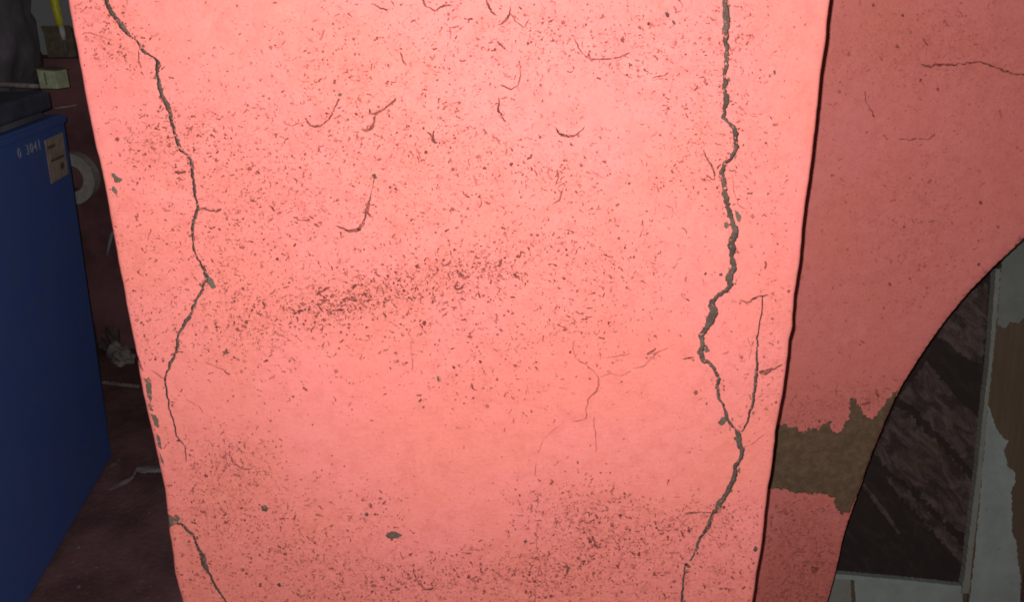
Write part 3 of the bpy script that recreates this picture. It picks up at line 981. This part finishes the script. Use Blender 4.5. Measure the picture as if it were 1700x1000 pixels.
# crusts of dried dirt that run down across the panel
for k_, (poly, am) in enumerate((
        ([(1548, 515), (1640, 470), (1636, 560), (1629, 606), (1604, 596), (1578, 572), (1556, 560), (1535, 552)], 2.5),
        ([(1538, 600), (1490, 664), (1514, 672), (1560, 722), (1618, 782), (1630, 700), (1604, 676), (1572, 640)], 3.2),
        ([(1488, 676), (1462, 722), (1452, 752), (1478, 786), (1520, 812), (1565, 862), (1606, 892), (1614, 800), (1560, 740), (1508, 688)], 4.5),
        ([(1470, 790), (1490, 822), (1526, 858), (1560, 896), (1596, 938), (1602, 912), (1560, 868), (1520, 828), (1492, 800)], 3.0),
        ([(1434, 803), (1450, 822), (1476, 856), (1496, 886), (1491, 888), (1470, 860), (1446, 828), (1431, 808)], 1.2),
        ([(1408, 880), (1424, 903), (1419, 905), (1404, 885)], 0.8))):
    film('dirt_crust', poly, M_MUD, 0.0160 - 0.0002 * k_, 0.019, None, 40 + k_, am)
# glazing beads round the panel: a vertical one and one on the rail
film('bead', [(1651, 446), (1659, 446), (1653, 530), (1645, 610), (1638, 672), (1630, 770), (1620, 860), (1612, 930), (1607, 985), (1594, 985), (1600, 955), (1606, 900), (1613, 842), (1622, 770), (1631, 680), (1640, 600), (1646, 520)],
     M_BEAD, -0.006, 0.018, None, 5, 0.8)
film('bead', [(1330, 948), (1400, 954), (1500, 963), (1595, 973), (1595, 981), (1500, 971), (1400, 962), (1330, 956)], M_GREY, -0.004, 0.018, None, 6, 0.5)

bm = bmesh.new()
add_box(bm, (0.32, 2.10, 0), (2.45, 2.2, ZT))
tag(from_bm('inner_wall', bm, plain('brown_inner_wall', (0.14, 0.09, 0.075), 0.9, 0.3, 8.0, 0.1, 0.3)),
    'plain dark wall behind the leaning grey door', 'wall')

# ------------------------------------------------------------------ blue bin on the left
def blue_plastic():
    m, nt, b = new_mat('blue_plastic')
    f = noise(nt, 7.0, 5, 0.6)
    c = mixc(nt, ramp(nt, f, 0.3, 0.7), (0.085, 0.140, 0.40), (0.070, 0.130, 0.43))
    g = noise(nt, 170.0, 3, 0.6)
    c = mixc(nt, ramp(nt, g, 0.70, 0.76, 0, 0.8), c, (0.42, 0.42, 0.5))
    d_ = noise(nt, 26.0, 6, 0.7)
    c = mixc(nt, ramp(nt, d_, 0.5, 0.75, 0, 0.5), c, (0.13, 0.14, 0.22))
    nt.links.new(c, b.inputs['Base Color'])
    b.inputs['Roughness'].default_value = 0.65
    b.inputs['Specular IOR Level'].default_value = 0.2
    bump(nt, b, noise(nt, 220.0, 4), 0.25, 0.001)
    return m
M_BLUE = blue_plastic()
M_LID = plain('navy_lid_plastic', (0.085, 0.085, 0.125), 0.6, 0.25, 14.0, 0.2, 0.2)
M_BLACK = plain('black_bag_plastic', (0.17, 0.15, 0.172), 0.45, 0.3, 9.0, 0.4, 0.3)

# side facing the passage: foot runs F0 -> F1, the top flares out
F0, F1 = Vector((-1.38, 2.39, 0)), Vector((-1.232, 1.43, 0))
T0, T1 = Vector((-1.335, 2.43, 1.167)), Vector((-1.187, 1.40, 1.167))
wd = Vector((-0.64, -0.10, 0))
bin_ = empty('wheelie_bin', (-1.6, 1.9, 0))
tag(bin_, 'large blue plastic bin with a dark lid on the left', 'bin')
bi = Vector((-1.6, 1.9, 0))
def bpart(name, bm, mat, parent=bin_, smooth=False):
    bm.transform(Matrix.Translation(-bi))
    return from_bm(name, bm, mat, parent, smooth)
up = Vector((0, 0, 0.004))
bm = bmesh.new()
add_hexa(bm, [F0 + up, F1 + up, F1 + wd * 0.9 + up, F0 + wd * 0.9 + up, T0, T1, T1 + wd, T0 + wd], 0.012)
body = bpart('body', bm, M_BLUE)
def on_side(s, z, out=0.0):
    """point on the visible side: s from far (0) to near (1), height z"""
    t = z / 1.167
    a = F0.lerp(T0, t); b = F1.lerp(T1, t)
    nrm = (F1 - F0).cross(T0 - F0).normalized()
    if nrm.x < 0: nrm = -nrm
    p = a.lerp(b, s)
    return Vector((p.x, p.y, z)) + nrm * out
bm = bmesh.new()                                            # raised rim band below the lid
add_hexa(bm, [on_side(0.0, 1.142, -0.01), on_side(1.0, 1.142, -0.01), on_side(1.0, 1.142, 0.005), on_side(0.0, 1.142, 0.005),
              on_side(0.0, 1.160, -0.01), on_side(1.0, 1.160, -0.01), on_side(1.0, 1.160, 0.005), on_side(0.0, 1.160, 0.005)], 0.003)
bpart('rim', bm, M_BLUE)
bm = bmesh.new()
lz0, lz1 = 1.188, 1.240
e = Vector((0.012, 0, 0))
c4 = [T0 + Vector((0.004, -0.06, 0)), T1 + e, T1 + wd, T0 + wd]
add_hexa(bm, [Vector((p.x, p.y, lz0)) for p in c4] + [Vector((p.x, p.y, lz1)) for p in c4], 0.012)
bpart('lid', bm, M_LID)
bm = bmesh.new()                                            # dark block added to show the gap under the lid as black shade
c4 = [T0 + Vector((-0.02, -0.08, 0)), T1 + Vector((-0.02, 0, 0)), T1 + wd * 0.9, T0 + wd * 0.9]
add_hexa(bm, [Vector((p.x, p.y, 1.166)) for p in c4] + [Vector((p.x, p.y, lz0 + 0.001)) for p in c4])
bpart('gap_shade', bm, M_BLACK)
# white number on the rim
M_NUM = plain('white_number', (0.40, 0.40, 0.43), 0.7, 0.2, 80.0, 0.2, 0)
ax = (on_side(0.0, 1.105) - on_side(1.0, 1.105)).normalized()
az = (on_side(0.5, 1.155) - on_side(0.5, 1.09)).normalized()
an = ax.cross(az).normalized()
adv = 0.0
for ch in ('0', ' ', '3', '0', '4', '1'):
    if ch == ' ':
        adv += 0.026
        continue
    fc = bpy.data.curves.new('digit', 'FONT')
    fc.body = ch
    fc.size = 0.038
    fc.extrude = 0.0004
    fo = bpy.data.objects.new('tmp', fc)
    col.objects.link(fo)
    bpy.context.view_layer.update()
    fm = bpy.data.meshes.new_from_object(fo.evaluated_get(bpy.context.evaluated_depsgraph_get()))
    bpy.data.objects.remove(fo)
    num = link('digit', fm, bin_, M_NUM)
    p0 = on_side(0.335, 1.098, 0.0015) - bi + ax * adv
    num.matrix_local = Matrix(((ax.x, az.x, an.x, p0.x), (ax.y, az.y, an.y, p0.y), (ax.z, az.z, an.z, p0.z), (0, 0, 0, 1)))
    adv += 0.026
# beige sticker near the far edge, printed with brown lines
M_STICK = plain('beige_paper', (0.42, 0.32, 0.255), 0.85, 0.18, 40.0, 0.1, 0.1)
M_INK = plain('brown_ink', (0.20, 0.12, 0.08), 0.85, 0.2, 60.0, 0.1, 0)
def side_quad(name, s0, s1, z0, z1, o0, o1, mat, parent, tilt=0.0):
    bm = bmesh.new()
    q = [(s0, z0), (s1, z0 + tilt), (s1, z1 + tilt), (s0, z1)]
    add_hexa(bm, [on_side(a, b, o0) for a, b in q] + [on_side(a, b, o1) for a, b in q])
    return bpart(name, bm, mat, parent)
stk = side_quad('sticker', 0.035, 0.165, 0.995, 1.118, 0.001, 0.0022, M_STICK, bin_, -0.002)
stk['label'] = 'worn beige paper sticker on the bin'
side_quad('printed_line', 0.05, 0.145, 1.048, 1.056, 0.0023, 0.0027, M_INK, stk, 0.002)
side_quad('printed_line', 0.10, 0.155, 1.088, 1.097, 0.0023, 0.0027, M_INK, stk, 0.0)
side_quad('printed_line', 0.06, 0.085, 1.016, 1.036, 0.0023, 0.0027, M_INK, stk, 0.0)

# a tall pile under crumpled black plastic, behind the bin
from mathutils import noise as mnoise
bm = bmesh.new()
rows, nr, nk = [], 60, 72
for i in range(nr + 1):
    t = i / nr
    z = 1.80 * t
    row = []
    for k in range(nk):
        th = 2 * math.pi * k / nk
        d_ = Vector((math.cos(th), math.sin(th), 0))
        sq = 1.0 / max(abs(d_.x), abs(d_.y)) ** 0.55
        p = Vector((d_.x * 2.2, d_.y * 2.2, z * 3.2))
        r_ = 0.345 * sq * (1 + 0.07 * mnoise.noise(p) + 0.06 * abs(mnoise.noise(p * 2.6 + Vector((5, 2, 1)))) + 0.025 * mnoise.noise(p * 7))
        r_ *= math.sqrt(max(0.0, 1 - max(0.0, (t - 0.86) / 0.14) ** 2)) * (1.0 - 0.06 * t) + 0.001
        k_ = min(1.0, max(0.0, (z - 1.15) / 0.15))
        row.append(bm.verts.new((d_.x * r_ * (1.0 + 0.16 * k_), d_.y * r_ * 0.7, z)))
    rows.append(row)
for r0, r1 in zip(rows, rows[1:]):
    for k in range(nk):
        bm.faces.new((r0[k], r0[(k + 1) % nk], r1[(k + 1) % nk], r1[k]))
bm.faces.new(rows[0]); bm.faces.new(rows[-1])
bag = from_bm('covered_pile', bm, M_BLACK, smooth=True)
bag.location = (-2.07, 2.90, 0.0)
tag(bag, 'tall dark pile under crumpled black plastic behind the blue bin', 'pile')

# grey stick along the lid in front of the bag
a, b = on_floor(-60, 137, lz1 + 0.008), on_floor(64, 143, lz1 + 0.008)
mid = (a + b) / 2
bm = bmesh.new()
add_tube(bm, [a - mid, (b - a) * 0.1 + a - mid + Vector((0, 0, 0.001)), (b - a) * 0.6 + a - mid + Vector((0, 0.002, 0)), b - mid], [0.0075, 0.008, 0.0075, 0.006], 8)
st = from_bm('stick', bm, plain('grey_stick', (0.24, 0.20, 0.20), 0.8, 0.3, 60.0, 0.2, 0.3), smooth=True)
st.location = mid
tag(st, 'thin grey stick lying across the bin lid', 'stick')

# little pale carton on the corner of the lid
c0 = on_floor(81, 147, lz1 + 0.001)
ct = empty('carton', c0, math.radians(-14))
tag(ct, 'small pale green carton on the far corner of the bin lid', 'carton')
M_CART = plain('pale_green_card', (0.40, 0.43, 0.28), 0.8, 0.2, 50.0, 0.2, 0.2)
M_CARTB = plain('brown_card', (0.17, 0.13, 0.095), 0.85, 0.25, 40.0, 0.1, 0.2)
bm = bmesh.new(); add_box(bm, (-0.030, 0.0, 0), (0.030, 0.05, 0.054), 0.002)
from_bm('carton_body', bm, M_CART, ct)
bm = bmesh.new(); add_hexa(bm, [(-0.0315, -0.004, 0.054), (0.034, -0.004, 0.050), (0.034, 0.054, 0.052), (-0.0315, 0.054, 0.057),
                                (-0.0315, -0.004, 0.057), (0.034, -0.004, 0.053), (0.034, 0.054, 0.055), (-0.0315, 0.054, 0.060)])
from_bm('flap', bm, M_CARTB, ct)
bm = bmesh.new(); add_box(bm, (-0.006, -0.0012, 0.010), (-0.002, -0.0002, 0.046))
from_bm('printed_line', bm, M_CARTB, ct)

# low dark wall at the back, with things left on it
LWY, LWZ = 3.30, 1.262
bm = bmesh.new()
add_box(bm, (-2.8, LWY, 0), (-0.55, LWY + 0.22, LWZ), 0.006)
lw = from_bm('low_wall', bm, plain('dark_maroon_wall', (0.22, 0.098, 0.105), 0.9, 0.35, 6.0, 0.1, 0.5))
tag(lw, 'dark maroon low wall at the back, behind the blue bin', 'wall')
def on_ledge(u, v):
    return on_floor(u, v, LWZ)
x_, z_ = at(99, 92, LWY + 0.03)
bx_ = empty('cardboard_box', (x_, LWY + 0.03, LWZ + 0.001), math.radians(8))
tag(bx_, 'small brown cardboard box on the low wall beside the pillar', 'box')
bm = bmesh.new(); add_box(bm, (-0.045, 0.0, 0), (0.062, 0.09, 0.098), 0.003)
from_bm('box_body', bm, M_CARTB, bx_)
bm = bmesh.new(); add_hexa(bm, [(-0.045, -0.002, 0.098), (0.062, -0.002, 0.098), (0.062, 0.044, 0.100), (-0.045, 0.044, 0.100),
                                (-0.045, -0.012, 0.120), (0.062, -0.012, 0.122), (0.062, 0.040, 0.103), (-0.045, 0.040, 0.103)])
from_bm('flap', bm, M_CARTB, bx_)
# yellow handled screwdriver leaning there, shaft down
def at3(u, v, Y):
    x, z = at(u, v, Y)
    return Vector((x, Y, z))
tip = Vector((at3(111, 96, LWY + 0.012).x, LWY + 0.012, LWZ + 0.002))
sd = empty('screwdriver', tip)
tag(sd, 'yellow screwdriver with a white collar leaning on the brown box', 'screwdriver')
def sdp(name, px, rad, mat):
    bm = bmesh.new()
    add_tube(bm, [at3(u, v, LWY + 0.012 - 0.0) - tip for u, v in px], rad, 12)
    return from_bm(name, bm, mat, sd, True)
sdp('handle', [(84, -30), (90, 0), (95, 22), (99, 38), (101, 43)], [0.018, 0.017, 0.016, 0.014, 0.010], plain('yellow_plastic', (0.75, 0.68, 0.04), 0.4, 0.1, 60.0, 0.4, 0))
sdp('collar', [(101, 42), (104, 55), (106, 66)], [0.010, 0.011, 0.007], plain('white_plastic', (0.62, 0.60, 0.58), 0.5, 0.1, 60.0, 0.3, 0))
sdp('shaft', [(106, 65), (109, 82), (111, 95)], [0.005, 0.005, 0.004], M_BLACK)

# roll of white tape hanging on the low wall
cx, cz = at(120, 296, LWY - 0.045)
tr = empty('tape_roll', (cx, LWY - 0.03, cz))
tag(tr, 'white roll of tape hanging on the dark wall beside the bin', 'tape roll')
def ring(name, r0, r1, y0, y1, mat, jig=0.0):
    bm = bmesh.new()
    n_ = 48
    vv = []
    for k in range(n_):
        t = 2 * math.pi * k / n_
        j = 1 + jig * math.sin(3 * t + 1)
        vv.append([bm.verts.new((r * j * math.cos(t), y, r * j * 1.16 * math.sin(t))) for r, y in ((r0, y0), (r1, y0), (r1, y1), (r0, y1))])
    for k in range(n_):
        a_, b_ = vv[k], vv[(k + 1) % n_]
        for i in range(4):
            bm.faces.new((a_[i], a_[(i + 1) % 4], b_[(i + 1) % 4], b_[i]))
    return from_bm(name, bm, mat, tr)
M_TAPE = plain('white_tape', (0.46, 0.41, 0.38), 0.7, 0.15, 40.0, 0.2, 0.1)
ring('tape', 0.048, 0.092, -0.022, 0.028, M_TAPE, 0.02)
ring('core', 0.043, 0.0478, -0.024, 0.0285, M_CARTB, 0.02)
bm = bmesh.new()
add_tube(bm, [(-0.01, -0.035, 0.049), (-0.01, 0.0, 0.046), (-0.01, 0.032, 0.046)], [0.003, 0.003, 0.003], 8)
from_bm('nail', bm, M_BLACK, tr)

# a straw and a slip of paper stuck to the dark wall
def stuck(name, px, rad, mat, label, cat):
    P_ = [at3(u, v, LWY - 0.006) for u, v in px]
    b_ = P_[0].copy()
    bm = bmesh.new()
    add_tube(bm, [p - b_ for p in P_], rad, 6)
    o = from_bm(name, bm, mat)
    o.location = b_
    return tag(o, label, cat)
stuck('straw', [(92, 180), (103, 178), (112, 177), (127, 174)], [0.002, 0.004, 0.003, 0.002], M_TAPE, 'pale straw on the dark wall above the white tape roll', 'straw')
stuck('paper_slip', [(178, 424), (181, 408), (185, 392), (188, 384)], [0.002, 0.005, 0.007, 0.005], plain('bluish_paper', (0.34, 0.36, 0.44), 0.8, 0.2, 40.0, 0.1, 0.1),
      'narrow bluish paper slip on the dark wall beside the pillar', 'paper')

# things lying on the floor in the gap
def crumple(name, loc, s, mat, seed, label, cat, flat=0.6):
    bm = bmesh.new()
    bmesh.ops.create_icosphere(bm, subdivisions=3, radius=1.0)
    off = Vector((seed * 3.1, seed * 1.7, seed * 0.9))
    for v in bm.verts:
        p = v.co
        r = 0.8 + 0.55 * mnoise.noise(p * 1.6 + off) + 0.28 * mnoise.noise(p * 4 + off)
        v.co = Vector((p.x * r * s[0], p.y * r * s[1], max(0.001, (p.z * r + 0.55) * s[2])))
    o = from_bm(name, bm, mat)
    o.location = loc
    return tag(o, label, cat)
M_PAPER = plain('dirty_paper', (0.30, 0.25, 0.235), 0.85, 0.3, 20.0, 0.1, 0.3)
crumple('paper_ball', on_floor(203, 604), (0.060, 0.05, 0.062), M_PAPER, 2, 'crumpled grey paper on the dark floor between bin and pillar', 'paper')
crumple('brown_lump', on_floor(187, 584), (0.045, 0.04, 0.08), plain('brown_lump', (0.13, 0.095, 0.085), 0.9, 0.3, 20.0, 0.1, 0.3), 5,
        'dull brown lump standing behind the crumpled paper', 'rubbish')

def strip(name, px, widths, mat, label, cat, lift=0.003):
    """a torn strip that lies crinkled on the floor"""
    P_ = [on_floor(u, v) for u, v in px]
    base_ = sum(P_, Vector()) / len(P_)
    base_.z = 0
    bm = bmesh.new()
    rows = []
    rr = random.Random(len(px) * 7)
    m_ = 26
    for k in range(m_):
        s_ = k / (m_ - 1) * (len(P_) - 1)
        i = min(int(s_), len(P_) - 2)
        p = P_[i].lerp(P_[i + 1], s_ - i) - base_
        w = widths[i] + (widths[i + 1] - widths[i]) * (s_ - i)
        w *= rr.uniform(0.88, 1.12)
        t = (P_[i + 1] - P_[i]).normalized()
        nn_ = Vector((-t.y, t.x, 0))
        z_ = lift * (1 + rr.uniform(-0.3, 0.4))
        rows.append([bm.verts.new(p + nn_ * w * f + Vector((0, 0, z_ * g + 0.002))) for f, g in ((-1, 0.1), (0, 1.4), (1, 0.1))])
    for r0, r1 in zip(rows, rows[1:]):
        for j in range(2):
            bm.faces.new((r0[j], r0[j + 1], r1[j + 1], r1[j]))
    r = bmesh.ops.extrude_face_region(bm, geom=list(bm.faces))
    for g in r['geom']:
        if isinstance(g, bmesh.types.BMVert):
            g.co.z -= 0.0018
    o = from_bm(name, bm, mat)
    o.location = base_
    return tag(o, label, cat)
M_RAG = plain('grey_rag', (0.255, 0.185, 0.175), 0.9, 0.3, 30.0, 0.1, 0.3)
strip('torn_strip', [(180, 816), (192, 808), (208, 801), (220, 794), (226, 783), (228, 776)], [0.004, 0.016, 0.014, 0.006, 0.003, 0.003], M_RAG,
      'torn grey strip lying on the floor below the short white scrap', 'scrap')
strip('cloth_scrap', [(228, 780), (240, 781), (252, 780), (266, 782), (280, 783)], [0.012, 0.020, 0.020, 0.012, 0.010], M_PAPER,
      'pale scrap on the floor touching the lower left of the pillar', 'scrap')
strip('twig', [(170, 637), (190, 640), (210, 642), (232, 645)], [0.006, 0.005, 0.006, 0.005], M_RAG, 'thin twig lying level on the dark floor', 'twig', 0.008)
strip('dry_leaf', [(182, 777), (190, 770), (199, 765)], [0.006, 0.016, 0.006], plain('dry_leaf', (0.15, 0.11, 0.085), 0.9, 0.3, 30.0, 0.1, 0.3),
      'dull brown dry leaf beside the foot of the bin', 'leaf')
bm = bmesh.new()
bmesh.ops.create_icosphere(bm, subdivisions=2, radius=1.0)
for v in bm.verts:
    v.co *= 0.9 + 0.3 * mnoise.noise(v.co * 1.9)
    v.co.z *= 0.6
pm = bpy.data.meshes.new('pebble')
bm.to_mesh(pm); bm.free()
pm.materials.append(plain('pale_pebble', (0.20, 0.15, 0.135), 0.9, 0.2, 60.0, 0.1, 0))
for u, v, s_, r_, lab in ((131, 911, 0.0075, 0.4, 'largest of the tiny pebbles on the dark floor, nearest the bin'), (122, 935, 0.005, 1.2, 'small pebble on the floor just below the largest one'),
                          (131, 977, 0.0065, 2.0, 'tiny pebble on the dark floor at the very bottom'), (160, 944, 0.0045, 0.9, 'very small pebble lying midway between bin and pillar'),
                          (248, 853, 0.004, 0.2, 'tiniest pebble, on the floor right beside the pillar')):
    o = bpy.data.objects.new('pebble', pm)
    col.objects.link(o)
    o.location = on_floor(u, v) + Vector((0, 0, s_ * 0.5))
    o.scale = (s_, s_, s_)
    o.rotation_euler = (0, 0, r_)
    tag(o, lab, 'pebble', 'pebbles on the dark floor')
